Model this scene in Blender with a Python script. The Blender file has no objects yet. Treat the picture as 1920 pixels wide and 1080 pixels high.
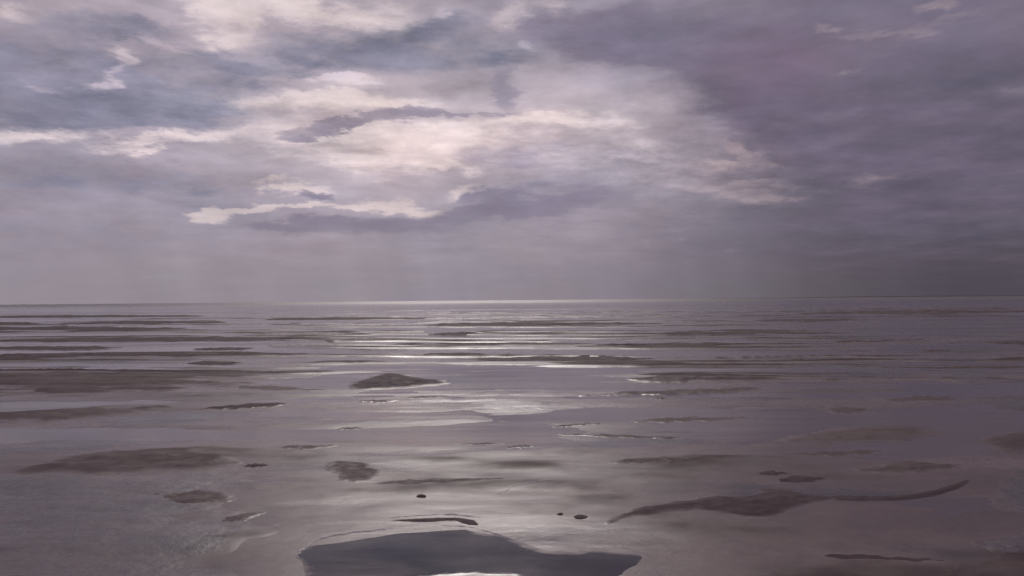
import bpy, math, random
import numpy as np
from mathutils import Vector, Matrix, Euler

# ------------------------------------------------------------------ camera, sky, sun, exposure
scene = bpy.context.scene
col = scene.collection
R = math.radians
W, H = 1920.0, 1080.0          # the photograph's frame, used to measure directions
FPX = 1507.0                   # focal length in those pixels
CAM_H = 1.65
PITCH, ROLL = 0.86, 0.50       # degrees: tipped up a little, horizon leaning

cam_data = bpy.data.cameras.new('camera')
cam_data.sensor_width = 36.0
cam_data.lens = 36.0 * FPX / W
cam_data.clip_start = 0.05
cam_data.clip_end = 40000.0
cam = bpy.data.objects.new('camera', cam_data)
col.objects.link(cam)
cam.matrix_world = (Matrix.Translation((0, 0, CAM_H)) @ Matrix.Rotation(R(90 + PITCH), 4, 'X')
                    @ Matrix.Rotation(R(-ROLL), 4, 'Z'))
scene.camera = cam
CAM_R = np.array(cam.matrix_world.to_3x3())


def ray(px, py):
    d = CAM_R @ np.array([(px - W / 2) / FPX, (H / 2 - py) / FPX, -1.0])
    return d / np.linalg.norm(d)


def azel(px, py):
    d = ray(px, py)
    return math.degrees(math.atan2(d[0], d[1])), math.degrees(math.asin(d[2]))


def ground(px, py, z=0.0):
    d = ray(px, py)
    t = (z - CAM_H) / d[2]
    return np.array([d[0] * t, d[1] * t])


SUN_AZ, SUN_EL = azel(860, 0)[0], 31.0

vs = scene.view_settings
vs.view_transform = 'Standard'
vs.look = 'None'
vs.gamma = 1.0
vs.exposure = 0.0
vs.use_curve_mapping = False
scene.render.engine = 'CYCLES'
scene.cycles.max_bounces = 3
scene.cycles.use_denoising = True
scene.cycles.use_adaptive_sampling = True
scene.cycles.adaptive_threshold = 0.02
scene.cycles.adaptive_min_samples = 8

world = bpy.data.worlds.new('World')
scene.world = world
world.use_nodes = True
wt = world.node_tree
wt.nodes.clear()


class G:
    """small helper that writes node graphs as expressions"""
    def __init__(self, tree):
        self.t = tree

    def node(self, typ, **kw):
        n = self.t.nodes.new(typ)
        for k, v in kw.items():
            setattr(n, k, v)
        return n

    def put(self, sock, v):
        if isinstance(v, bpy.types.NodeSocket):
            self.t.links.new(v, sock)
        elif v is not None:
            sock.default_value = v

    def m(self, op, a, b=None, c=None, clamp=False):
        n = self.node('ShaderNodeMath', operation=op, use_clamp=clamp)
        self.put(n.inputs[0], a)
        self.put(n.inputs[1], b)
        self.put(n.inputs[2], c)
        return n.outputs[0]

    def vm(self, op, a, b=None, scale=None):
        n = self.node('ShaderNodeVectorMath', operation=op)
        self.put(n.inputs[0], a)
        if b is not None:
            self.put(n.inputs[1], b)
        if scale is not None:
            self.put(n.inputs['Scale'], scale)
        return n.outputs['Value'] if op in ('LENGTH', 'DOT_PRODUCT') else n.outputs['Vector']

    def xyz(self, x, y, z=0.0):
        n = self.node('ShaderNodeCombineXYZ')
        for s, v in zip(n.inputs, (x, y, z)):
            self.put(s, v)
        return n.outputs[0]

    def sep(self, v):
        n = self.node('ShaderNodeSeparateXYZ')
        self.put(n.inputs[0], v)
        return n.outputs

    def ss(self, v, a, b, lo=0.0, hi=1.0):
        n = self.node('ShaderNodeMapRange', interpolation_type='SMOOTHSTEP')
        for s, x in zip(n.inputs[:5], (v, a, b, lo, hi)):
            self.put(s, x)
        return n.outputs[0]

    def lin(self, v, a, b, lo=0.0, hi=1.0):
        n = self.node('ShaderNodeMapRange', interpolation_type='LINEAR')
        for s, x in zip(n.inputs[:5], (v, a, b, lo, hi)):
            self.put(s, x)
        return n.outputs[0]

    def noise(self, v, scale, detail=4.0, rough=0.55, dist=0.0, color=False):
        n = self.node('ShaderNodeTexNoise')
        self.put(n.inputs['Vector'], v)
        n.inputs['Scale'].default_value = scale
        n.inputs['Detail'].default_value = detail
        n.inputs['Roughness'].default_value = rough
        n.inputs['Distortion'].default_value = dist
        return n.outputs['Color'] if color else n.outputs['Fac']

    def mix(self, f, a, b):
        n = self.node('ShaderNodeMix', data_type='RGBA')
        self.put(n.inputs[0], f)
        for s, v in ((n.inputs[6], a), (n.inputs[7], b)):
            if isinstance(v, tuple):
                v = (*v, 1.0)
            self.put(s, v)
        return n.outputs[2]

    def place(self, v, loc, rot, scale):
        n = self.node('ShaderNodeMapping', vector_type='TEXTURE')
        self.put(n.inputs[0], v)
        n.inputs['Location'].default_value = (*loc, 0)
        n.inputs['Rotation'].default_value = (0, 0, rot)
        n.inputs['Scale'].default_value = (*scale, 1)
        return n.outputs[0]


def srgb(r, g, b):
    f = lambda c: (c / 255 / 12.92) if c <= 10 else ((c / 255 + 0.055) / 1.055) ** 2.4
    return (f(r), f(g), f(b))


g = G(wt)
tc = g.node('ShaderNodeTexCoord')
dirv = g.vm('NORMALIZE', tc.outputs['Generated'])
dx, dy, dz = g.sep(dirv)
az = g.m('MULTIPLY', g.m('ARCTAN2', dx, dy), 180 / math.pi)
el = g.m('MULTIPLY', g.m('ARCSINE', dz), 180 / math.pi)
# a flat cloud deck overhead: its texture is squeezed towards the horizon
den = g.m('DIVIDE', 1.0, g.m('ADD', g.m('ABSOLUTE', dz), 0.11))
deck = g.xyz(g.m('MULTIPLY', dx, den), g.m('MULTIPLY', dy, den), 0.0)
n_big = g.noise(deck, 0.9, 3, 0.55, 0.0, color=True)
n_mid = g.noise(deck, 2.2, 6, 0.62)
ang = g.xyz(g.m('MULTIPLY', az, 0.09), g.m('MULTIPLY', el, 0.26), 3.7)
n_fine = g.noise(ang, 1.7, 6, 0.64, color=True)
wob = g.vm('ADD', g.vm('MULTIPLY', g.vm('SUBTRACT', n_fine, (.5, .5, .5)), (9.0, 4.2, 0)),
           g.vm('MULTIPLY', g.vm('SUBTRACT', n_big, (.5, .5, .5)), (4.0, 1.6, 0)))
pos = g.xyz(az, el, 0.0)
posw = g.vm('ADD', pos, wob)
posw_s = g.vm('ADD', pos, g.vm('MULTIPLY', g.vm('SUBTRACT', n_fine, (.5, .5, .5)), (7.0, 3.6, 0)))
fine_v, _unused, fine_w = g.sep(n_fine)
soft = g.ss(el, 0.5, 6.0)           # rain veil near the horizon smooths everything

LAST = [None]


def field(blobs, at, grow=1.45):
    """sum of soft ellipses given where they stand in the photograph: x, y, rx, ry, tilt, weight"""
    total, k = None, math.degrees(1 / FPX)
    for (x, y, rx, ry, tilt, wgt) in blobs:
        a, e = azel(x, y)
        # tie each ellipse to the one before it, so the graph is worked out in order and stays small
        dep = total if total is not None else LAST[0]
        here = at if dep is None else g.vm('ADD', at, g.vm('SCALE', (1e-7, 0, 0), scale=dep))
        p = g.place(here, (a, e), R(tilt), (rx * k * grow, ry * k * grow))
        v = g.ss(g.vm('LENGTH', p), 0.05, 1.0, wgt, 0.0)
        total = v if total is None else g.m('ADD', total, v)
    return total


def mask(f, amp, lo, hi, noise=None):
    nz = g.m('MULTIPLY', g.m('SUBTRACT', noise if noise is not None else n_mid, 0.5), amp)
    d = g.m('ADD', f, nz)
    LAST[0] = g.m('ADD', g.m('MULTIPLY', g.ss(d, lo - .1, hi + .55), .5), g.m('MULTIPLY', g.ss(d, lo + .05, hi + .05), .5))
    return LAST[0]


# clear sky far behind the overcast
sky = g.node('ShaderNodeTexSky', sky_type='NISHITA')
sky.sun_disc = False
sky.sun_elevation = R(SUN_EL)
sky.sun_rotation = R(SUN_AZ)
sky.air_density = 1.5
sky.dust_density = 1.0
clear = g.vm('SCALE', sky.outputs[0], scale=0.05)

# overcast: paler on the sun's side, a rain cloud to the east
side = g.ss(g.vm('DOT_PRODUCT', g.vm('ADD', pos, g.vm('SCALE', wob, scale=0.8)), (1.0, -0.10, 0)), 1.0, 26.0)
base = g.mix(side, srgb(154, 147, 160), srgb(93, 88, 103))
base = g.mix(g.m('MULTIPLY', g.ss(fine_w, .3, .75), .35), base, g.mix(side, srgb(178, 170, 180), srgb(118, 110, 124)))
c = g.mix(0.985, clear, base)

glow = field([(740, 265, 370, 115, 0, 0.95), (520, 40, 400, 110, 0, .5), (1150, 220, 230, 110, -15, .5)], posw, 1.5)
c = g.mix(g.m('MULTIPLY', glow, 0.78, clamp=True), c, srgb(210, 196, 199))

# bright cream breaks
brightA = field([
    (560, 18, 260, 34, 0, 1.2), (425, 70, 80, 56, -30, 1.0), (30, 22, 110, 24, 0, .8), (225, 118, 28, 44, 0, .9),
    (150, 165, 90, 12, 8, .6), (640, 152, 85, 13, 0, .9), (620, 195, 250, 22, 3, 1.1), (760, 262, 290, 46, 0, 1.05),
    (80, 258, 170, 20, 3, .65), (330, 258, 140, 14, 12, .7), (860, 315, 150, 14, -20, .8), (1120, 225, 160, 22, -4, .6),
    (1010, 228, 90, 12, 0, .6), (1250, 285, 170, 26, -14, .55), (1400, 272, 80, 16, -36, .5), (1390, 310, 130, 16, -10, .45),
    (955, 32, 45, 32, 20, .6), (1040, 12, 55, 22, 10, .7), (680, 300, 200, 40, 0, .35)], posw_s)
mA = mask(brightA, 2.4, 0.24, 0.92)
creamA = g.mix(g.ss(side, 0, .55), srgb(230, 216, 214), srgb(184, 168, 168))
c = g.mix(g.m('MULTIPLY', mA, 1.05, clamp=True), c, creamA)

# slate blue cloud masses
darkA = field([
    (60, 130, 190, 80, 0, 1.0), (215, 45, 150, 36, 0, .9), (20, 200, 180, 36, 0, 1.0), (290, 195, 190, 44, 0, 1.0),
    (400, 140, 140, 34, -5, .7), (500, 128, 110, 30, 0, .8), (620, 92, 190, 32, -3, .8), (780, 50, 150, 42, 0, .85),
    (800, 125, 190, 38, 0, .7), (950, 100, 120, 50, 0, .6), (180, 325, 330, 34, 0, .75), (0, 420, 260, 70, 0, .35)], posw_s)
mD = mask(darkA, 2.6, 0.26, 0.85)
slate = g.mix(g.ss(fine_v, .25, .75), srgb(117, 118, 134), srgb(152, 149, 165))
c = g.mix(g.m('MULTIPLY', mD, 1.2, clamp=True), c, slate)

# heavy rain cloud filling the east
rain = field([
    (1560, 60, 560, 130, 0, .9), (1150, 60, 230, 56, -6, .9), (1620, 235, 330, 110, -6, 1.0), (1900, 330, 380, 260, 0, .9),
    (1450, 160, 190, 80, -28, .8), (1640, 470, 300, 110, 0, .45), (1250, 440, 240, 70, 0, .25)], posw, 1.4)
mR = mask(rain, 0.7, 0.12, 0.95)
rc = g.mix(g.ss(n_mid, 0.2, 0.8), srgb(95, 91, 105), srgb(117, 108, 124))
rc = g.mix(g.ss(el, 11.0, 20.0, 0.0, 0.55), rc, srgb(136, 130, 148))
plum = field([(1460, 115, 150, 55, -10, 1.0), (1420, 190, 110, 40, 0, .6)], posw, 1.4)
rc = g.mix(g.m('MULTIPLY', plum, .6, clamp=True), rc, srgb(126, 110, 132))
c = g.mix(g.m('MULTIPLY', mR, 1.0, clamp=True), c, rc)

# torn edges and small lit wisps over the rain cloud
wisp = field([
    (1540, 48, 34, 10, 0, .7), (1600, 64, 80, 12, 0, .45), (1765, 10, 60, 12, 0, .7), (1760, 48, 110, 10, 0, .45),
    (1640, 338, 60, 22, 0, .5), (1400, 358, 200, 16, -4, .7), (1330, 318, 170, 12, -10, .75), (1230, 275, 130, 12, -14, .6), (1390, 276, 70, 14, -36, .8), (1240, 225, 150, 14, -20, .5),
    (1180, 300, 90, 12, 0, .5), (980, 95, 26, 14, 0, .7), (640, 62, 80, 10, 0, .3), (1880, 180, 120, 16, 0, .35),
    (815, 22, 40, 16, 20, .6), (760, 28, 22, 16, 0, .5), (340, 104, 70, 9, -20, .7), (228, 112, 22, 40, 0, .7), (200, 158, 50, 11, 6, .75), (95, 168, 40, 7, -10, .5), (280, 62, 60, 22, 10, .4), (560, 345, 62, 14, 0, .75), (640, 152, 80, 11, 0, .8), (690, 190, 200, 10, 0, .4)], posw_s)
mW = mask(wisp, 1.6, 0.2, 0.9, n_mid)
c = g.mix(g.m('MULTIPLY', mW, 0.95), c, g.mix(g.ss(side, 0, .6), srgb(204, 192, 201), srgb(160, 147, 152)))

# thin dark streamers and the low grey bank
darkB = field([
    (585, 243, 70, 12, 4, 1.0), (660, 232, 95, 13, 9, 1.0), (760, 209, 70, 11, 6, 1.0), (850, 213, 100, 6, 0, .9),
    (940, 170, 34, 46, 0, .9), (930, 278, 140, 32, 0, .6), (1110, 258, 110, 20, -6, .55), (1000, 315, 150, 22, -4, .5),
    (1480, 335, 150, 24, -10, .5), (1380, 330, 90, 10, 0, .5)], posw_s)
mB = mask(darkB, 1.5, 0.25, 0.75, fine_w)
c = g.mix(g.m('MULTIPLY', mB, 0.95), c, g.mix(side, srgb(149, 141, 156), srgb(108, 101, 115)))

# the lit row of cumulus and its shadowed foot
cum = field([
    (375, 402, 66, 16, 0, 1.0), (470, 388, 90, 11, 4, .9), (556, 350, 74, 22, 0, 1.15), (600, 378, 90, 8, 4, .9),
    (710, 372, 100, 15, -4, .9), (800, 396, 66, 16, -8, 1.0), (870, 358, 60, 10, 12, .6)], posw_s, 1.35)
mC = mask(cum, 2.0, 0.30, 0.8, fine_v)
c = g.mix(g.m('MULTIPLY', mC, 1.1, clamp=True), c, srgb(216, 201, 199))
foot = field([
    (560, 418, 130, 14, 2, .9), (670, 424, 200, 28, 0, 1.2), (900, 398, 160, 26, 6, 1.0), (1050, 375, 180, 34, 0, .9),
    (566, 360, 40, 10, 0, 1.1), (900, 365, 66, 8, 6, .6)], posw_s, 1.35)
mF = mask(foot, 1.4, 0.15, 0.8, fine_w)
c = g.mix(g.m('MULTIPLY', mF, 0.95), c, g.mix(side, srgb(135, 129, 145), srgb(116, 108, 122)))

# wet murk above the horizon, thicker towards the rain
murk = g.mix(g.ss(az, -6.0, 31.0), srgb(147, 140, 146), srgb(76, 72, 80))
c = g.mix(g.ss(g.m('ADD', el, g.m('MULTIPLY', g.m('SUBTRACT', n_mid, .5), 2.0)), 0.3, 7.0, 0.9, 0.0), c, murk)
# finely broken cloud where the light comes through
crk = g.noise(deck, 6.5, 5, 0.66)
where = field([(1260, 310, 330, 80, -8, 1.0), (760, 270, 330, 70, 0, .6), (330, 130, 330, 110, 0, .6), (700, 60, 300, 60, 0, .5)], posw, 1.4)
c = g.vm('SCALE', c, scale=g.m('ADD', 1.0, g.m('MULTIPLY', g.m('MULTIPLY', where, 1.0, clamp=True), g.m('MULTIPLY', g.m('SUBTRACT', crk, .5), 1.1))))
# rain veils hanging to the horizon, and a drift of pink and blue through the whole overcast
veil = g.noise(g.xyz(g.m('ADD', az, g.m('MULTIPLY', el, 0.25)), g.m('MULTIPLY', el, 0.05), 0.0), 0.22, 4, 0.5)
vf = g.m('MULTIPLY', g.m('SUBTRACT', veil, .5), g.ss(el, 4.0, 11.0, .30, 0.0))
c = g.vm('SCALE', c, scale=g.m('ADD', 1.0, vf))
hue = g.sep(g.noise(g.xyz(g.m('MULTIPLY', az, .06), g.m('MULTIPLY', el, .16), 9.1), 1.3, 4, 0.6, color=True))
c = g.vm('MULTIPLY', c, g.xyz(g.lin(hue[0], .3, .7, .965, 1.035), g.lin(hue[1], .3, .7, .96, .985), g.lin(hue[0], .3, .7, 1.03, .985)))
# faint mottling of the cloud base everywhere
mott = g.m('ADD', 1.0, g.m('ADD', g.m('MULTIPLY', g.m('SUBTRACT', n_mid, .5), g.ss(el, 3.0, 11.0, .35, .95)), g.m('MULTIPLY', g.m('SUBTRACT', fine_w, .5), g.ss(el, 3.0, 11.0, .3, .75))))
c = g.mix(g.m('MULTIPLY', g.lin(soft, 0, 1, .2, 1.0), g.lin(side, 0, 1, 1.0, .45)), c, g.vm('SCALE', c, scale=mott))

# high overcast above the frame: broken grey, brightest near the sun
hi = g.mix(n_mid, srgb(140, 136, 150), srgb(200, 190, 196))
sunv = (math.sin(R(SUN_AZ)) * math.cos(R(SUN_EL)), math.cos(R(SUN_AZ)) * math.cos(R(SUN_EL)), math.sin(R(SUN_EL)))
near_sun = g.ss(g.vm('DOT_PRODUCT', dirv, sunv), 0.80, 1.0)
hi = g.mix(g.m('MULTIPLY', near_sun, 0.7), hi, (0.95, 0.88, 0.86))
c = g.mix(g.ss(el, 19.0, 30.0), c, hi)

bg = g.node('ShaderNodeBackground')
wt.links.new(c, bg.inputs['Color'])
bg.inputs['Strength'].default_value = 1.0
wo = g.node('ShaderNodeOutputWorld')
wt.links.new(bg.outputs[0], wo.inputs['Surface'])
world.cycles.sampling_method = 'MANUAL'
world.cycles.sample_map_resolution = 512

sun_data = bpy.data.lights.new('sun', 'SUN')
sun_data.energy = 0.82
sun_data.angle = R(21)
sun_data.color = (1.0, 0.92, 0.88)
sun = bpy.data.objects.new('sun', sun_data)
col.objects.link(sun)
sun.rotation_euler = Vector(sunv).to_track_quat('Z', 'Y').to_euler()


# ------------------------------------------------------------------ helpers
def hash2(ix, iy, seed):
    n = (ix.astype(np.int64) * 374761393 + iy.astype(np.int64) * 668265263 + seed * 1274126177) & 0xffffffff
    n = ((n ^ (n >> 13)) * 1274126177) & 0xffffffff
    return ((n ^ (n >> 16)) & 0xffff) / 65535.0


def vnoise(x, y, seed=0):
    ix, iy = np.floor(x), np.floor(y)
    fx, fy = x - ix, y - iy
    ux, uy = fx * fx * fx * (fx * (6 * fx - 15) + 10), fy * fy * fy * (fy * (6 * fy - 15) + 10)
    a, b = hash2(ix, iy, seed), hash2(ix + 1, iy, seed)
    c_, d = hash2(ix, iy + 1, seed), hash2(ix + 1, iy + 1, seed)
    return (a + (b - a) * ux) * (1 - uy) + (c_ + (d - c_) * ux) * uy - 0.5


def fbm(x, y, seed=0, octv=5, gain=0.5):
    s, a = 0.0, 1.0
    for o in range(octv):
        s = s + a * vnoise(x + 17.3 * o, y - 9.1 * o, seed + o)
        x, y, a = x * 2.03, y * 2.03, a * gain
    return s


def sstep(v, a, b):
    t = np.clip((v - a) / (b - a), 0, 1)
    return t * t * (3 - 2 * t)


def mesh_obj(name, verts, faces, material, smooth=True):
    me = bpy.data.meshes.new(name)
    verts = np.asarray(verts, dtype=np.float32)
    faces = np.asarray(faces, dtype=np.int32)
    me.vertices.add(len(verts))
    me.vertices.foreach_set('co', verts.ravel())
    k = faces.shape[1]
    me.loops.add(faces.size)
    me.loops.foreach_set('vertex_index', faces.ravel())
    me.polygons.add(len(faces))
    me.polygons.foreach_set('loop_start', np.arange(len(faces), dtype=np.int32) * k)
    me.polygons.foreach_set('loop_total', np.full(len(faces), k, dtype=np.int32))
    me.update(calc_edges=True)
    me.polygons.foreach_set('use_smooth', np.full(len(faces), smooth))
    me.materials.append(material)
    o = bpy.data.objects.new(name, me)
    col.objects.link(o)
    return o


def tag(o, label=None, cat=None, group=None, kind=None):
    for k, v in (('label', label), ('category', cat), ('group', group), ('kind', kind)):
        if v:
            o[k] = v
    return o


def plain_mud():
    m, q, p, P = material('clod_mud')
    q.put(p.inputs['Base Color'], q.mix(q.noise(P, 25.0, 4), (0.06, 0.046, 0.052), (0.12, 0.094, 0.096)))
    p.inputs['Roughness'].default_value = 0.9
    p.inputs['Specular IOR Level'].default_value = 0.1
    q.put(p.inputs['Normal'], bump(q, q.noise(P, 60.0, 4), 0.6, 0.004))
    return m


def material(name):
    m = bpy.data.materials.new(name)
    m.use_nodes = True
    m.node_tree.nodes.clear()
    gg = G(m.node_tree)
    p = gg.node('ShaderNodeBsdfPrincipled')
    o = gg.node('ShaderNodeOutputMaterial')
    m.node_tree.links.new(p.outputs[0], o.inputs['Surface'])
    geo = gg.node('ShaderNodeNewGeometry')
    return m, gg, p, geo.outputs['Position']


def bump(gg, height, strength, dist, normal=None):
    n = gg.node('ShaderNodeBump')
    n.inputs['Strength'].default_value = strength
    n.inputs['Distance'].default_value = dist
    gg.put(n.inputs['Height'], height)
    if normal is not None:
        gg.put(n.inputs['Normal'], normal)
    return n.outputs[0]


# ------------------------------------------------------------------ materials
def silt_shader(q, p, P):
    """silty wet sand under a skin of water"""
    long = q.vm('MULTIPLY', P, (0.35, 1.0, 1.0))
    a = q.noise(long, 0.55, 5, 0.55, 0.4)
    b = q.noise(P, 3.0, 6, 0.6)
    cc = q.mix(q.ss(a, 0.32, 0.68), (0.084, 0.056, 0.059), (0.166, 0.119, 0.113))
    cc = q.mix(q.m('MULTIPLY', q.ss(b, 0.45, 0.75), 0.4), cc, (0.085, 0.063, 0.065))
    speck = q.noise(P, 16.0, 5, 0.7)
    cc = q.vm('SCALE', cc, scale=q.lin(speck, .3, .7, .82, 1.18))
    film = q.ss(q.noise(q.vm('MULTIPLY', P, (0.38, 1.0, 1)), 0.85, 5, 0.58, 0.3), 0.50, 0.64)   # standing film of water
    cc = q.mix(film, cc, (0.066, 0.054, 0.058))
    p.inputs['IOR'].default_value = 1.34
    # crests that have drained stand matt and brown
    dry = q.ss(q.m('ADD', q.sep(P)[2], q.m('MULTIPLY', q.m('SUBTRACT', b, .5), .02)), 0.020, 0.044)
    q.put(p.inputs['Base Color'], q.mix(dry, cc, (0.070, 0.048, 0.050)))
    q.put(p.inputs['Specular IOR Level'], q.lin(dry, 0, 1, 0.36, 0.10))
    q.put(p.inputs['Roughness'], q.m('ADD', q.m('MULTIPLY', q.m('SUBTRACT', dry, q.m('MULTIPLY', film, .25)), .35), q.lin(q.m('ADD', a, q.m('MULTIPLY', q.m('SUBTRACT', b, .5), .4)), 0.3, 0.7, 0.42, 0.20)))
    fine = q.noise(P, 38.0, 4, 0.6)
    rip = q.noise(q.vm('MULTIPLY', P, (0.7, 1.3, 1)), 2.2, 4, 0.5, 0.3)
    n1 = bump(q, rip, 0.45, 0.022)
    q.put(p.inputs['Normal'], bump(q, fine, 0.28, 0.003, n1))


def make_flat():
    m, q, p, P = material('wet_silt')
    silt_shader(q, p, P)
    return m


def make_water():
    """turbid estuary water, ruffled in long bands and choppier towards the open sea"""
    m, q, p, P = material('turbid_water')
    x, y, z = q.sep(P)
    a = q.noise(q.vm('MULTIPLY', P, (0.12, 1.0, 1.0)), 0.16, 4, 0.5, 0.3)
    q.put(p.inputs['Base Color'], q.mix(q.ss(a, 0.3, 0.7), (0.062, 0.044, 0.046), (0.108, 0.080, 0.077)))
    far = q.ss(y, 220.0, 700.0)
    band = q.ss(q.noise(q.vm('MULTIPLY', P, (0.035, 0.30, 1)), 1.0, 5, 0.62, 0.2), 0.40, 0.62)
    q.put(p.inputs['Roughness'], q.m('ADD', q.lin(far, 0, 1, 0.08, 0.31), q.m('MULTIPLY', band, 0.10)))
    p.inputs['IOR'].default_value = 1.333
    r1 = q.noise(q.vm('MULTIPLY', P, (0.22, 1.0, 1)), 2.4, 5, 0.6, 0.3)
    r2 = q.noise(q.vm('MULTIPLY', P, (0.10, 0.6, 1)), 0.8, 3, 0.5, 0.2)
    n1 = bump(q, r2, 0.6, 0.09)
    r1 = q.m('MULTIPLY', q.m('MULTIPLY', r1, q.lin(band, 0, 1, 0.25, 1.6)), q.ss(y, 30.0, 90.0, 0.2, 1.0))
    q.put(p.inputs['Normal'], bump(q, r1, 0.6, 0.036, n1))
    return m


def banked(name, lo, hi, spot, rough, spec, near, far, blotch=1.0):
    """mud that thins out into the wet silt along its margin (edge = 0 at the margin, 1 at the crest)"""
    m, q, p, P = material(name)
    a = q.noise(q.vm('MULTIPLY', P, (0.6, 1, 1)), 1.3, 5, 0.55, 0.3)
    b = q.noise(P, 9.0, 5, 0.6)
    cc = q.mix(q.ss(a, 0.3, 0.7), lo, hi)
    cc = q.mix(q.m('MULTIPLY', q.ss(b, 0.5, 0.75), 0.4), cc, spot)
    q.put(p.inputs['Base Color'], cc)
    q.put(p.inputs['Roughness'], q.lin(b, 0.3, 0.7, rough + .15, rough - .15))
    p.inputs['Specular IOR Level'].default_value = spec
    n1 = bump(q, b, 0.5, 0.02)
    q.put(p.inputs['Normal'], bump(q, q.noise(P, 30.0, 5, 0.65), 0.3, 0.004, n1))
    p2 = q.node('ShaderNodeBsdfPrincipled')
    silt_shader(q, p2, P)
    at = q.node('ShaderNodeAttribute', attribute_name='edge')
    e = q.m('ADD', at.outputs['Fac'], q.m('MULTIPLY', q.m('SUBTRACT', q.noise(q.vm('MULTIPLY', P, (0.7, 1.6, 1)), 2.2, 6, 0.65), .5), (far - near) * blotch))
    mx = q.node('ShaderNodeMixShader')
    q.put(mx.inputs[0], q.ss(e, near, far))
    q.put(mx.inputs[1], p2.outputs[0])
    q.put(mx.inputs[2], p.outputs[0])
    out = [n for n in m.node_tree.nodes if n.type == 'OUTPUT_MATERIAL'][0]
    q.put(out.inputs['Surface'], mx.outputs[0])
    return m


def make_mud():
    return banked('bank_mud', (0.060, 0.041, 0.048), (0.086, 0.058, 0.064), (0.053, 0.036, 0.042), .75, .08, -0.02, 0.26)


def make_far_mud():
    return banked('bar_mud', (0.070, 0.048, 0.051), (0.104, 0.072, 0.073), (0.062, 0.043, 0.046), .72, .16, 0.0, 0.6, 1.7)


def make_ridge():
    return banked('ridge_mud', (0.070, 0.050, 0.054), (0.105, 0.076, 0.079), (0.064, 0.046, 0.050), .8, .14, -0.35, 0.10)


def make_silt():
    """soft slick mud, wetter and paler than the banks"""
    return banked('slick_mud', (0.054, 0.040, 0.048), (0.088, 0.064, 0.070), (0.046, 0.037, 0.046), .36, .40, 0.05, 0.6, 4.0)


def make_pool():
    """still, deeper water over dark mud, shoaling into the silt at its margin"""
    m, q, p, P = material('pool_water')
    a = q.noise(q.vm('MULTIPLY', P, (0.7, 1.4, 1)), 1.6, 5, 0.6, 0.3)
    q.put(p.inputs['Base Color'], q.mix(q.ss(a, 0.3, 0.7), (0.030, 0.027, 0.030), (0.066, 0.056, 0.060)))
    q.put(p.inputs['Roughness'], q.lin(a, 0.3, 0.7, 0.04, 0.10))
    p.inputs['IOR'].default_value = 1.333
    q.put(p.inputs['Normal'], bump(q, q.noise(q.vm('MULTIPLY', P, (0.8, 1.6, 1)), 3.0, 4, 0.55), 0.2, 0.006))
    p2 = q.node('ShaderNodeBsdfPrincipled')
    silt_shader(q, p2, P)
    at = q.node('ShaderNodeAttribute', attribute_name='edge')
    e = q.m('ADD', at.outputs['Fac'], q.m('MULTIPLY', q.m('SUBTRACT', q.noise(q.vm('MULTIPLY', P, (0.8, 1.5, 1)), 9.0, 5, 0.7), .5), .35))
    mx = q.node('ShaderNodeMixShader')
    q.put(mx.inputs[0], q.ss(e, -0.12, 0.06))
    q.put(mx.inputs[1], p2.outputs[0])
    q.put(mx.inputs[2], p.outputs[0])
    q.put([n for n in m.node_tree.nodes if n.type == 'OUTPUT_MATERIAL'][0].inputs['Surface'], mx.outputs[0])
    return m


def make_foam():
    m, q, p, P = material('sea_foam')
    n = q.noise(P, 40.0, 4, 0.6)
    q.put(p.inputs['Base Color'], q.mix(n, (0.42, 0.40, 0.40), (0.70, 0.68, 0.68)))
    p.inputs['Roughness'].default_value = 0.7
    q.put(p.inputs['Normal'], bump(q, q.noise(P, 90.0, 3), 0.6, 0.004))
    return m


M_FLAT, M_WATER, M_MUD, M_SILT, M_BAR, M_FOAM = make_flat(), make_water(), make_mud(), make_silt(), make_far_mud(), make_foam()
M_CLOD = plain_mud()
M_RIDGE = make_ridge()
M_POOL = make_pool()


# ------------------------------------------------------------------ the flat and the water over it
def fan(r):
    """rings of points round the viewpoint's foot, dense to seaward and near by"""
    front = np.linspace(-48, 48, 421)
    back = np.linspace(48, 312, 80)[1:-1]
    a = np.radians(np.concatenate([front, back]))
    rows = len(r)
    rr, aa = np.meshgrid(r, a, indexing='ij')
    x, y = rr * np.sin(aa), rr * np.cos(aa)
    n = len(a)
    i = np.arange(rows - 1)[:, None] * n
    j = np.arange(n)[None, :]
    j2 = (j + 1) % n
    f = np.stack([i + j, i + j2, i + n + j2, i + n + j], -1).reshape(-1, 4)
    return x, y, rr, f


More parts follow.
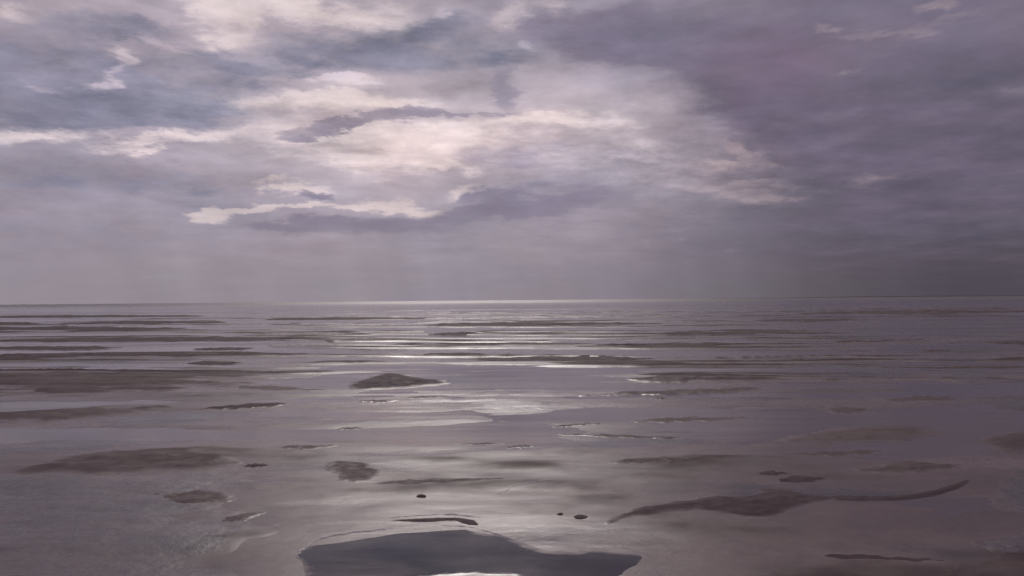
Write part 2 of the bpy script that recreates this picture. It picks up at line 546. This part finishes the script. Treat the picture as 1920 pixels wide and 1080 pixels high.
# relief of the flat: low swells of silt lying across the view, some just breaking the surface
def relief(x, y):
    rr = np.hypot(x, y)
    lift = 0.016 * (1 - sstep(rr, 7.0, 14.0)) - 0.026 * sstep(rr, 9.0, 30.0)
    z = lift + 0.050 * fbm(x * 0.22 + 3, y * 0.62 + 1, 11, 5, 0.5) + 0.010 * fbm(x * 1.3, y * 3.0, 31, 3)
    # ripple bars of the outer flat, closer together towards the shore
    env = sstep(y, 12.5, 19.0) * (1 - sstep(rr, 110, 170))
    v = np.log(np.maximum(y, 1.0)) * 11.0 + 0.05 * x + 0.9 * fbm(x * 0.10, y * 0.06, 91, 3)
    n1 = fbm(x * 0.055 + 0.4 * fbm(x * .2, v, 93, 2), v, 95, 3, 0.5)
    ridge = (1 - np.abs(n1 + 0.06 * fbm(x * .7, v * 2, 97, 2)) / 0.27).clip(0, 1)
    z = z + env * (0.095 * ridge ** 1.3 * (0.5 + 0.5 * sstep(fbm(x * .035 + 7, y * .03, 99, 3), -.2, .2)) - 0.012)
    for (px, py, rx, ry, dz) in ((200, 815, 4.2, 0.55, -.045), (420, 738, 2.2, 0.7, .03), (1750, 850, 3.0, .35, -.02),
                                 (560, 800, 2.0, .5, .02), (1050, 735, 1.6, .6, .025), (1300, 850, 2.5, .8, .02)):
        c0 = ground(px, py)
        z = z + dz * np.exp(-((x - c0[0]) / rx) ** 2 - ((y - c0[1]) / ry) ** 2)
    c0 = ground(890, 1045)
    k = np.exp(-(((x - c0[0]) / 1.7) ** 2 + ((y - c0[1]) / 0.95) ** 2) ** 2)
    z = z * (1 - k) + 0.012 * k
    return z - 0.2 * sstep(rr, 150, 215)


x, y, rr, f = fan(np.concatenate([np.geomspace(0.8, 12, 240)[:-1], np.geomspace(12, 220, 620)]))
flat = mesh_obj('mudflat', np.stack([x, y, relief(x, y)], -1).reshape(-1, 3), f[:, ::-1], M_FLAT)
tag(flat, kind='structure')

x, y, rr, f = fan(np.concatenate([np.geomspace(0.8, 14, 100)[:-1], np.geomspace(14, 260, 640)[:-1], np.geomspace(260, 12000, 160)]))
# low swell running in over the flats: long crests, steeper towards the viewer, dying out in the shallows
crest = fbm(x * 0.016 + 0.35 * fbm(x * .03, y * .05, 41, 2), y * 0.21 + 0.5 * fbm(x * .02, y * .04, 43, 2), 51, 3, 0.45)
swell = (1 - np.abs(2.4 * crest)).clip(0, 1) ** 1.6
amp = 0.080 * sstep(rr, 30, 90) * (1 - sstep(rr, 400, 1600))
patchy = 0.6 + 0.4 * sstep(fbm(x * .012, y * .03, 47, 3), -.15, .2)
c2 = fbm(x * 0.05 + 4, y * 0.75 + 0.4 * fbm(x * .06, y * .1, 45, 2), 53, 3, 0.5)
z = amp * patchy * (swell - 0.45) + 0.005 * sstep(rr, 12, 20) * (1 - sstep(rr, 60, 120)) * ((1 - np.abs(2.4 * c2)).clip(0, 1) - .5) + 0.004 * sstep(rr, 8, 20) * fbm(x * 0.16, y * 1.1, 57, 2)
z = np.where(rr > 1600, 0.0, z)
water = mesh_obj('water', np.stack([x, y, z], -1).reshape(-1, 3), f[:, ::-1], M_WATER)
tag(water, kind='structure')


# ------------------------------------------------------------------ mud banks standing out of the water
def poly_sd(px, py, poly):
    """signed distance to a closed outline, positive inside"""
    d = np.full(px.shape, 1e9)
    inside = np.zeros(px.shape, bool)
    n = len(poly)
    for i in range(n):
        ax, ay = poly[i]
        bx, by = poly[(i + 1) % n]
        ex, ey = bx - ax, by - ay
        t = np.clip(((px - ax) * ex + (py - ay) * ey) / (ex * ex + ey * ey + 1e-12), 0, 1)
        d = np.minimum(d, np.hypot(px - ax - t * ex, py - ay - t * ey))
        cr = ((ay > py) != (by > py)) & (px < (bx - ax) * (py - ay) / (by - ay + 1e-12) + ax)
        inside ^= cr
    return np.where(inside, d, -d)


def smooth_outline(pts, sub=6):
    pts = np.asarray(pts, float)
    n = len(pts)
    out = []
    for i in range(n):
        p0, p1, p2, p3 = pts[i - 1], pts[i], pts[(i + 1) % n], pts[(i + 2) % n]
        for k in range(sub):
            t = k / sub
            out.append(0.5 * ((2 * p1) + (p2 - p0) * t + (2 * p0 - 5 * p1 + 4 * p2 - p3) * t * t
                              + (-p0 + 3 * p1 - 3 * p2 + p3) * t ** 3))
    return np.array(out)


def mound(name, outline, height, label, cat='mud bank', group=None, mat=None, ragged=0.25, seed=0, stretch=1.0, nx=120, ny=60, level=None):
    """a low bank: outline measured in the photograph, laid on the water plane"""
    g_pts = np.array([ground(*p) for p in smooth_outline(outline)])
    ctr = g_pts.mean(0)
    loc = g_pts - ctr
    ext = loc.max(0) - loc.min(0)
    height = min(height, 0.028 * ext[1])        # small patches barely stand proud
    # depth counts more than width in a view along the ground: measure distances with the depth stretched
    k = max(1.0, ext[0] / max(ext[1], 1e-3) * 0.35)
    pad = ext * 0.12 + 0.02
    xs = np.linspace(loc[:, 0].min() - pad[0], loc[:, 0].max() + pad[0], nx)
    ys = np.linspace(loc[:, 1].min() - pad[1], loc[:, 1].max() + pad[1], ny)
    X, Y = np.meshgrid(xs, ys, indexing='ij')
    sc = np.array([1.0, k])
    sd = poly_sd(X * sc[0], Y * sc[1], loc * sc)
    half = max(sd.max(), 1e-3)
    u = sd / half
    freq = 3.2 / (half * 2)
    u = u + ragged * (fbm(X * freq, Y * k * freq, seed + 5, 4, 0.55))
    z = np.where(u > 0, height * (1 - (1 - np.clip(u, 0, 1)) ** 2.2), u * height * 1.5)
    z = z * (1 + 0.5 * fbm(X * freq * 2, Y * k * freq * 2, seed + 9, 3)) - 0.002
    if level is None:
        z = z + np.maximum(relief(X + ctr[0], Y + ctr[1]), 0.0)
    else:                      # a pool: dead level, its margin dipping under the silt
        z = level + np.minimum(u, 0) * 0.02 + 0 * z
    keep_v = (u > -0.45)
    fi = []
    idx = np.arange(nx * ny).reshape(nx, ny)
    kf = keep_v[:-1, :-1] & keep_v[1:, :-1] & keep_v[1:, 1:] & keep_v[:-1, 1:]
    F = np.stack([idx[:-1, :-1], idx[1:, :-1], idx[1:, 1:], idx[:-1, 1:]], -1)[kf]
    used = np.unique(F)
    remap = np.full(nx * ny, -1)
    remap[used] = np.arange(len(used))
    V = np.stack([X.ravel(), Y.ravel(), z.ravel()], -1)[used]
    o = mesh_obj(name, V, remap[F], mat or M_MUD)
    at = o.data.attributes.new('edge', 'FLOAT', 'POINT')
    at.data.foreach_set('value', u.ravel()[used].astype(np.float32))
    o.location = (ctr[0], ctr[1], 0.0)
    tag(o, label, cat, group)
    return o


def bar(x0, x1, yc0, yc1, thick, seed, belly=0.5):
    """outline of a long thin bank between two points of the photograph, swelling at `belly`"""
    rnd = random.Random(seed)
    top, bot = [], []
    lobes = [rnd.uniform(.8, 1.15) for _ in range(15)]
    for i in range(15):
        t = i / 14
        w = lobes[i] * thick * (0.10 + 0.90 * math.sin(math.pi * t ** (math.log(0.5) / math.log(belly))) ** 0.8)
        px = x0 + (x1 - x0) * t
        py = yc0 + (yc1 - yc0) * t + rnd.uniform(-.1, .1) * thick
        top.append((px, py - w * 0.5))
        bot.append((px, py + w * 0.5))
    return top + bot[::-1]


GB = 'dark mud banks standing out of the shallow water'
GS = 'slick mud patches lying on the wet flat'
GR = 'long thin mud bars across the shallows'

# broad slick patches first, the sharper banks after them
mound('mud_patch', [(-90, 905), (60, 886), (250, 880), (400, 890), (470, 912), (440, 940), (470, 965), (500, 1010), (470, 1060), (480, 1110), (-90, 1110)],
      0.014, 'wide slick mud patch filling the bottom corner below the pale bank', 'mud patch', GS, M_SILT, .7, 21, nx=160, ny=120)
mound('mud_patch', [(270, 930), (330, 924), (400, 920), (452, 930), (430, 946), (340, 958), (300, 950)], 0.020,
      'blue-grey mud patch with a straight top edge, above the lens-shaped one', 'mud patch', GS, M_BAR, .35, 22)
mound('mud_patch', [(405, 982), (430, 970), (500, 962), (478, 976), (430, 988)], 0.018,
      'small lens-shaped mud patch between the wide corner patch and the crescent pool', 'mud patch', GS, M_BAR, .2, 23)
mound('mud_patch', [(255, 985), (300, 975), (350, 978), (340, 988), (280, 996)], 0.014,
      'faint small mud patch inside the wide corner patch', 'mud patch', GS, M_BAR, .4, 24)
mound('mud_patch', [(600, 878), (640, 868), (700, 874), (722, 890), (705, 908), (650, 912), (628, 895)], 0.016,
      'ragged purple-brown mud patch beside the thin broken streak', 'mud patch', GS, M_BAR, .4, 25)
mound('mud_patch', [(865, 766), (900, 751), (960, 748), (1020, 756), (1048, 768), (1010, 775), (930, 777)], 0.012,
      'smooth grey oval mud patch just below the olive double bars', 'mud patch', GS, M_SILT, .2, 26)
mound('mud_patch', [(1410, 828), (1500, 816), (1580, 800), (1680, 796), (1765, 806), (1740, 822), (1640, 832), (1520, 834)], 0.022,
      'broad dark mud patch tapering seaward from the slug-shaped bank', 'mud patch', GS, M_BAR, .3, 27)
mound('mud_patch', [(1838, 828), (1870, 812), (1960, 806), (1990, 840), (1930, 852), (1870, 848)], 0.022,
      'dark greenish mud patch cut off by the frame edge, beyond the broad one', 'mud patch', GS, M_BAR, .3, 28)
mound('mud_patch', [(1595, 884), (1650, 872), (1690, 864), (1760, 870), (1812, 874), (1770, 886), (1690, 894), (1630, 892)], 0.020,
      'brown mud patch with a pointed end above the curved streak', 'mud patch', GS, M_BAR, .35, 29)
mound('mud_patch', [(1828, 1012), (1870, 1004), (1960, 1000), (1980, 1050), (1900, 1056), (1850, 1040)], 0.018,
      'purple mud patch by the frame edge near the bottom corner', 'mud patch', GS, M_SILT, .35, 30)
mound('mud_patch', [(1770, 1078), (1800, 1062), (1960, 1056), (1990, 1120), (1760, 1120)], 0.020,
      'dark mud patch in the bottom corner opposite the wide slick one', 'mud patch', GS, M_BAR, .35, 31)
mound('mud_patch', [(1740, 702), (1790, 694), (1860, 700), (1900, 712), (1840, 722), (1770, 716)], 0.022,
      'blue-grey mud patch far out under the rain cloud', 'mud patch', GS, M_SILT, .4, 32)

for i, (ol, lab) in enumerate([
    (bar(1530, 1640, 768, 770, 16, 201), 'small blue-grey patch under the rain cloud between olive bars and broad patch'),
    (bar(1640, 1800, 752, 748, 15, 202, .6), 'pale brown patch midway between far blue-grey patch and broad patch'),
    (bar(1800, 1990, 752, 760, 26, 203, .6), 'purple patch meeting the frame edge above the greenish one'),
    (bar(1430, 1660, 856, 846, 12, 204, .6), 'long faint blue-grey streak just above the two small mud spots'),
    ([(1855, 925), (1880, 895), (1960, 880), (1990, 960), (1910, 965), (1865, 950)], 'large purple patch cut by the frame edge beyond the curved streak'),
    (bar(1180, 1420, 790, 783, 10, 205, .4), 'thin faint streak below the olive double bars'),
    (bar(1130, 1330, 872, 866, 12, 206, .5), 'soft brown smear on the flat above the slug-bank tail'),
    (bar(520, 640, 845, 838, 12, 207, .5), 'soft purple smear on the flat above the ragged patch'),
    (bar(330, 620, 722, 732, 12, 208, .6), 'grey smear running between the broad bank and the lone mound'),
]):
    mound('mud_patch', ol, 0.014, lab, 'mud patch', GS, M_SILT if i in (2, 4) else M_BAR, .4, 210 + i)

mound('tide_pool', [(552, 1050), (580, 1022), (645, 1005), (740, 997), (785, 996), (790, 984), (815, 984), (822, 994), (880, 1000), (960, 1016),
                   (1010, 1036), (1110, 1040), (1190, 1048), (1235, 1066), (1260, 1110), (1000, 1110), (985, 1082), (930, 1078), (850, 1081),
                   (790, 1086), (770, 1104), (590, 1100), (574, 1070)],
      0.030, 'big dark crescent-shaped pool with a pale rim at the bottom edge', 'tide pool', None, M_POOL, ragged=.16, seed=1, nx=220, ny=130, level=0.0145)
mound('mud_bank', [(735, 980), (790, 976), (850, 975), (890, 980), (898, 990), (870, 988), (850, 982), (790, 984)], 0.016,
      'narrow mud strip just above the crescent pool', group=GB, ragged=.2, seed=41)
mound('mud_bank', [(1130, 985), (1160, 968), (1220, 955), (1280, 942), (1330, 932), (1390, 934), (1425, 920), (1470, 920), (1520, 930),
                   (1580, 934), (1530, 948), (1490, 962), (1440, 980), (1390, 976), (1330, 966), (1270, 964), (1210, 974), (1150, 990)],
      0.022, 'slug-shaped dark mud bank with a long tapering tail', group=GB, ragged=.2, seed=2, nx=220, ny=100)
mound('mud_bank', [(1560, 932), (1660, 930), (1740, 922), (1800, 906), (1822, 904), (1790, 922), (1700, 938), (1580, 942)],
      0.014, 'thin curved mud streak leading away from the slug-shaped bank', group=GB, ragged=.15, seed=3)
mound('mud_bank', bar(1418, 1478, 893, 893, 11, 42), 0.014, 'upper of two small mud spots above the slug-shaped bank', group=GB, seed=42)
mound('mud_bank', bar(1456, 1550, 904, 904, 14, 43), 0.016, 'lower of two small mud spots above the slug-shaped bank', group=GB, seed=43)
mound('mud_bank', bar(1540, 1790, 1050, 1060, 13, 44, .3), 0.014, 'long faint mud streak near the bottom edge under the slug-shaped bank', group=GB, seed=44)
mound('mud_bank', [(30, 894), (100, 860), (210, 847), (330, 842), (425, 856), (445, 878), (330, 892), (150, 898)],
      0.034, 'brown mud bank with a pale upper fringe above the corner patch', group=GB, mat=M_BAR, ragged=.25, seed=45, nx=160)
mound('mud_bank', bar(455, 505, 877, 876, 9, 46), 0.018, 'tiny dark mud spot beside the brown fringed bank', group=GB, seed=46)
mound('mud_bank', bar(690, 965, 914, 902, 11, 47, .4), 0.013, 'thin broken mud streak in the middle of the wet flat', group=GB, mat=M_BAR, ragged=.5, seed=47)
mound('mud_bank', [(655, 724), (690, 706), (740, 701), (790, 708), (845, 717), (800, 725), (720, 731), (670, 731)],
      0.060, 'small dark mound alone in the middle of the shallows', group=GB, ragged=.22, seed=4)
mound('mud_bank', bar(-90, 500, 716, 722, 36, 5, .4), 0.045, 'broad dark bank reaching in from the frame edge, level with the lone mound', group=GB, mat=M_BAR, ragged=.4, seed=5, nx=180)
mound('mud_bank', bar(-60, 330, 788, 766, 26, 6, .35), 0.040, 'brown bank sloping down to the frame edge below the broad one', group=GB, mat=M_BAR, ragged=.3, seed=6, nx=160)
mound('mud_bank', bar(345, 540, 770, 759, 11, 7, .7), 0.026, 'slim dark bar continuing the sloping brown bank', group=GB, ragged=.3, seed=7)

# long thin bars, from near to far: x0, x1, y0, y1, thickness, height, what sets it apart
bars = [
    (1090, 1445, 742, 729, 11, .035, 'lower of the two olive bars below the bright water'),
    (1180, 1470, 713, 711, 12, .040, 'upper of the two olive bars below the bright water'),
    (1215, 1252, 748, 748, 6, .02, 'short dash of mud under the olive double bars'),
    (672, 748, 754, 753, 8, .022, 'short dark bar nearest below the lone mound'),
    (758, 842, 747, 745, 6, .018, 'short bar below the right flank of the lone mound'),
    (625, 690, 805, 802, 5, .014, 'faint short dash on the pale flat below the lone mound'),
    (845, 945, 834, 832, 6, .014, 'short dash on the pale flat above the broken streak'),
    (945, 1003, 842, 839, 9, .016, 'stubby dash on the pale flat next to the longer dash'),
    (1035, 1130, 800, 794, 6, .012, 'faint slanting dash on the pale flat beside the grey oval patch'),
    (1040, 1300, 815, 822, 6, .012, 'long faint streak crossing the flat below the grey oval patch'),
    (866, 1225, 674, 672, 9, .055, 'thick dark bar just beyond the lone mound'),
    (355, 465, 682, 681, 7, .05, 'short thick dark bar just beyond the broad bank'),
    (565, 725, 680, 677, 5, .04, 'dark bar between the short thick one and the lone mound'),
    (-60, 105, 669, 669, 7, .06, 'stubby dark bar at the frame edge beyond the broad bank'),
    (125, 575, 668, 666, 4, .035, 'pale thin bar next to the stubby one at the frame edge'),
    (775, 905, 664, 663, 4, .035, 'short faint bar beyond the thick dark bar'),
    (740, 1120, 647, 645, 5, .05, 'long bar in the bright middle water'),
    (1100, 1385, 649, 647, 5, .05, 'bar running on from the long one in the bright middle water'),
    (1480, 1512, 674, 674, 4, .035, 'lone dash under the rain cloud beyond the olive bars'),
    (1540, 1575, 715, 715, 4, .02, 'tiny dash under the rain cloud level with the olive bars'),
    (1560, 1625, 640, 640, 4, .05, 'short far bar under the rain cloud'),
    (1850, 2000, 643, 642, 5, .05, 'far bar cut off by the frame edge under the rain cloud'),
    (1725, 1785, 658, 658, 4, .04, 'small dash near the far bar cut off by the frame edge'),
    (1655, 1960, 690, 688, 4, .03, 'long thin streak under the rain cloud above the blue-grey patch'),
    (-60, 225, 654, 652, 5, .06, 'dark bar above the stubby one at the frame edge'),
    (365, 475, 655, 653, 4, .05, 'short bar above the pale thin one'),
    (-80, 610, 640, 635, 6, .08, 'longest dark bar, reaching in from the frame edge far out'),
    (805, 895, 628, 627, 3, .06, 'short far bar in the bright middle water'),
    (-60, 340, 618, 616, 4, .10, 'far bar beyond the longest dark one'),
    (-60, 80, 608, 607, 3, .10, 'very far short bar at the frame edge'),
    (100, 380, 607, 605, 3, .09, 'very far thin bar next to the short one at the frame edge'),
    (795, 1240, 610, 607, 4, .11, 'fine dark line of mud far out under the bright horizon'),
    (1240, 1560, 627, 624, 3, .06, 'far faint bar between the bright water and the rain cloud'),
    (1400, 1620, 602, 600, 3, .09, 'very far bar under the rain cloud'),
    (-60, 375, 595, 593, 3, .14, 'farthest bar by the frame edge under the pale sky'),
    (480, 800, 600, 597, 3, .10, 'very far bar beside the bright horizon'),
    (1500, 1960, 588, 585, 3, .14, 'farthest bar under the rain cloud'),
]
for i, (x0, x1, y0, y1, th, hh, lab) in enumerate(bars):
    mound('mud_bar', bar(x0, x1, y0, y1, th, 100 + i, random.Random(i).uniform(.35, .65)), hh * (1.25 if y0 < 690 else 0.9), lab, 'mud bar', GR, M_RIDGE if y0 < 700 else M_BAR,
          ragged=.45, seed=100 + i, nx=150, ny=36)


# ------------------------------------------------------------------ foam, clods, the far shore
def ribbon(name, pts, width, height, label, seed, breaks=0.3):
    """a ragged line of foam lying along points of the photograph"""
    gp = []
    for (p0, p1) in zip(pts[:-1], pts[1:]):
        for t in np.linspace(0, 1, 14, endpoint=False):
            gp.append(ground(p0[0] + (p1[0] - p0[0]) * t, p0[1] + (p1[1] - p0[1]) * t))
    gp = np.array(gp)
    n = len(gp)
    tan = np.gradient(gp, axis=0)
    tan /= np.linalg.norm(tan, axis=1)[:, None]
    nor = np.stack([-tan[:, 1], tan[:, 0]], -1)
    i = np.arange(n)
    w = width * np.clip(0.8 + 1.6 * fbm(i * .31, i * 0 + seed, seed, 3), 0.12, 2) * np.minimum(1, np.minimum(i + 1, n - i) / 6)
    off = width * 1.2 * fbm(i * .4, i * 0 + 7.7, seed + 3, 3)
    prof = [(-1, -.35), (-.6, .6), (0, 1), (.6, .6), (1, -.35)]
    ctr = gp.mean(0)
    V = []
    for (a, h) in prof:
        q = gp + nor * (a * w * 0.5 + off)[:, None]
        base = np.maximum(relief(q[:, 0], q[:, 1]), 0)
        V.append(np.stack([q[:, 0] - ctr[0], q[:, 1] - ctr[1], base + h * height * np.clip(w / width, .2, 1.2)], -1))
    V = np.stack(V, 1)
    idx = np.arange(n * 5).reshape(n, 5)
    F = np.stack([idx[:-1, :-1], idx[1:, :-1], idx[1:, 1:], idx[:-1, 1:]], -1).reshape(-1, 4)
    o = mesh_obj(name, V.reshape(-1, 3), F, M_FOAM)
    o.location = (ctr[0], ctr[1], 0)
    return tag(o, label, 'foam')


ribbon('foam_line', [(556, 1050), (566, 1036), (588, 1020), (622, 1009), (680, 1001), (745, 994)], .020, .008,
       'pale foam line curving round the tip of the crescent pool', 61)
ribbon('foam_line', [(830, 990), (880, 992), (930, 1004), (985, 1022)], .012, .006,
       'short pale foam edge on the back of the crescent pool', 62)
ribbon('foam_line', [(728, 975), (790, 971), (850, 970), (905, 976)], .010, .006,
       'pale foam thread over the narrow mud strip', 63)
ribbon('foam_line', [(1035, 905), (990, 912), (960, 920), (930, 934)], .010, .004,
       'faint foam thread off the end of the broken streak', 64)


def clod(px, py, w_px, h_px, label, seed):
    c0 = ground(px, py + h_px * 0.4)
    d = np.hypot(c0[0], c0[1])
    w, h = w_px / FPX * d * 0.5, h_px / FPX * d * 0.45
    V, F = [], []
    nu, nv = 16, 9
    for j in range(nv):
        th = math.pi * 0.62 * j / (nv - 1)
        for i in range(nu):
            ph = 2 * math.pi * i / nu
            k = 1 + 0.45 * float(fbm(np.array([2 + 1.3 * math.cos(ph) * math.sin(th) + seed]), np.array([2 + 1.3 * math.sin(ph) + th]), seed, 3)[0])
            V.append((w * k * math.sin(th) * math.cos(ph), w * .9 * k * math.sin(th) * math.sin(ph), h * k * (math.cos(th))))
    for j in range(nv - 1):
        for i in range(nu):
            F.append((j * nu + i, (j + 1) * nu + i, (j + 1) * nu + (i + 1) % nu, j * nu + (i + 1) % nu))
    o = mesh_obj('mud_clod', V, F, M_CLOD)
    o.location = (c0[0], c0[1], max(float(relief(c0[:1], c0[1:])[0]), 0.0))
    return tag(o, label, 'mud clod', 'small clods scattered on the wet flat')


for k, (px, py, w, h, lab) in enumerate([
    (790, 934, 20, 6, 'lone dark clod on the pale flat above the narrow mud strip'),
    (1050, 969, 12, 5, 'small round clod beside the flat one, off the slug-bank tip'),
    (1088, 974, 28, 4, 'flat long clod off the tip of the slug-shaped bank'),
]):
    clod(px, py, w, h, lab, 70 + k)

# far low shore under the rain
D = 4200.0
n = 90
V, F = [], []
for i in range(n):
    t = i / (n - 1)
    a = R(azel(1330, 556)[0] + t * 34.0)
    hgt = (0.4 + 4.2 * float(sstep(np.array([t]), 0, .35)[0])) * (1 + .35 * float(fbm(np.array([t * 30]), np.array([1.0]), 81, 4)[0]))
    for (r, zz) in ((D, -0.5), (D + 30, hgt * .7), (D + 120, hgt), (D + 500, hgt * .6), (D + 700, -0.5)):
        V.append((r * math.sin(a), r * math.cos(a), zz))
for i in range(n - 1):
    for j in range(4):
        F.append((i * 5 + j, (i + 1) * 5 + j, (i + 1) * 5 + j + 1, i * 5 + j + 1))
shore = mesh_obj('shore', V, F, M_CLOD)
tag(shore, kind='structure')
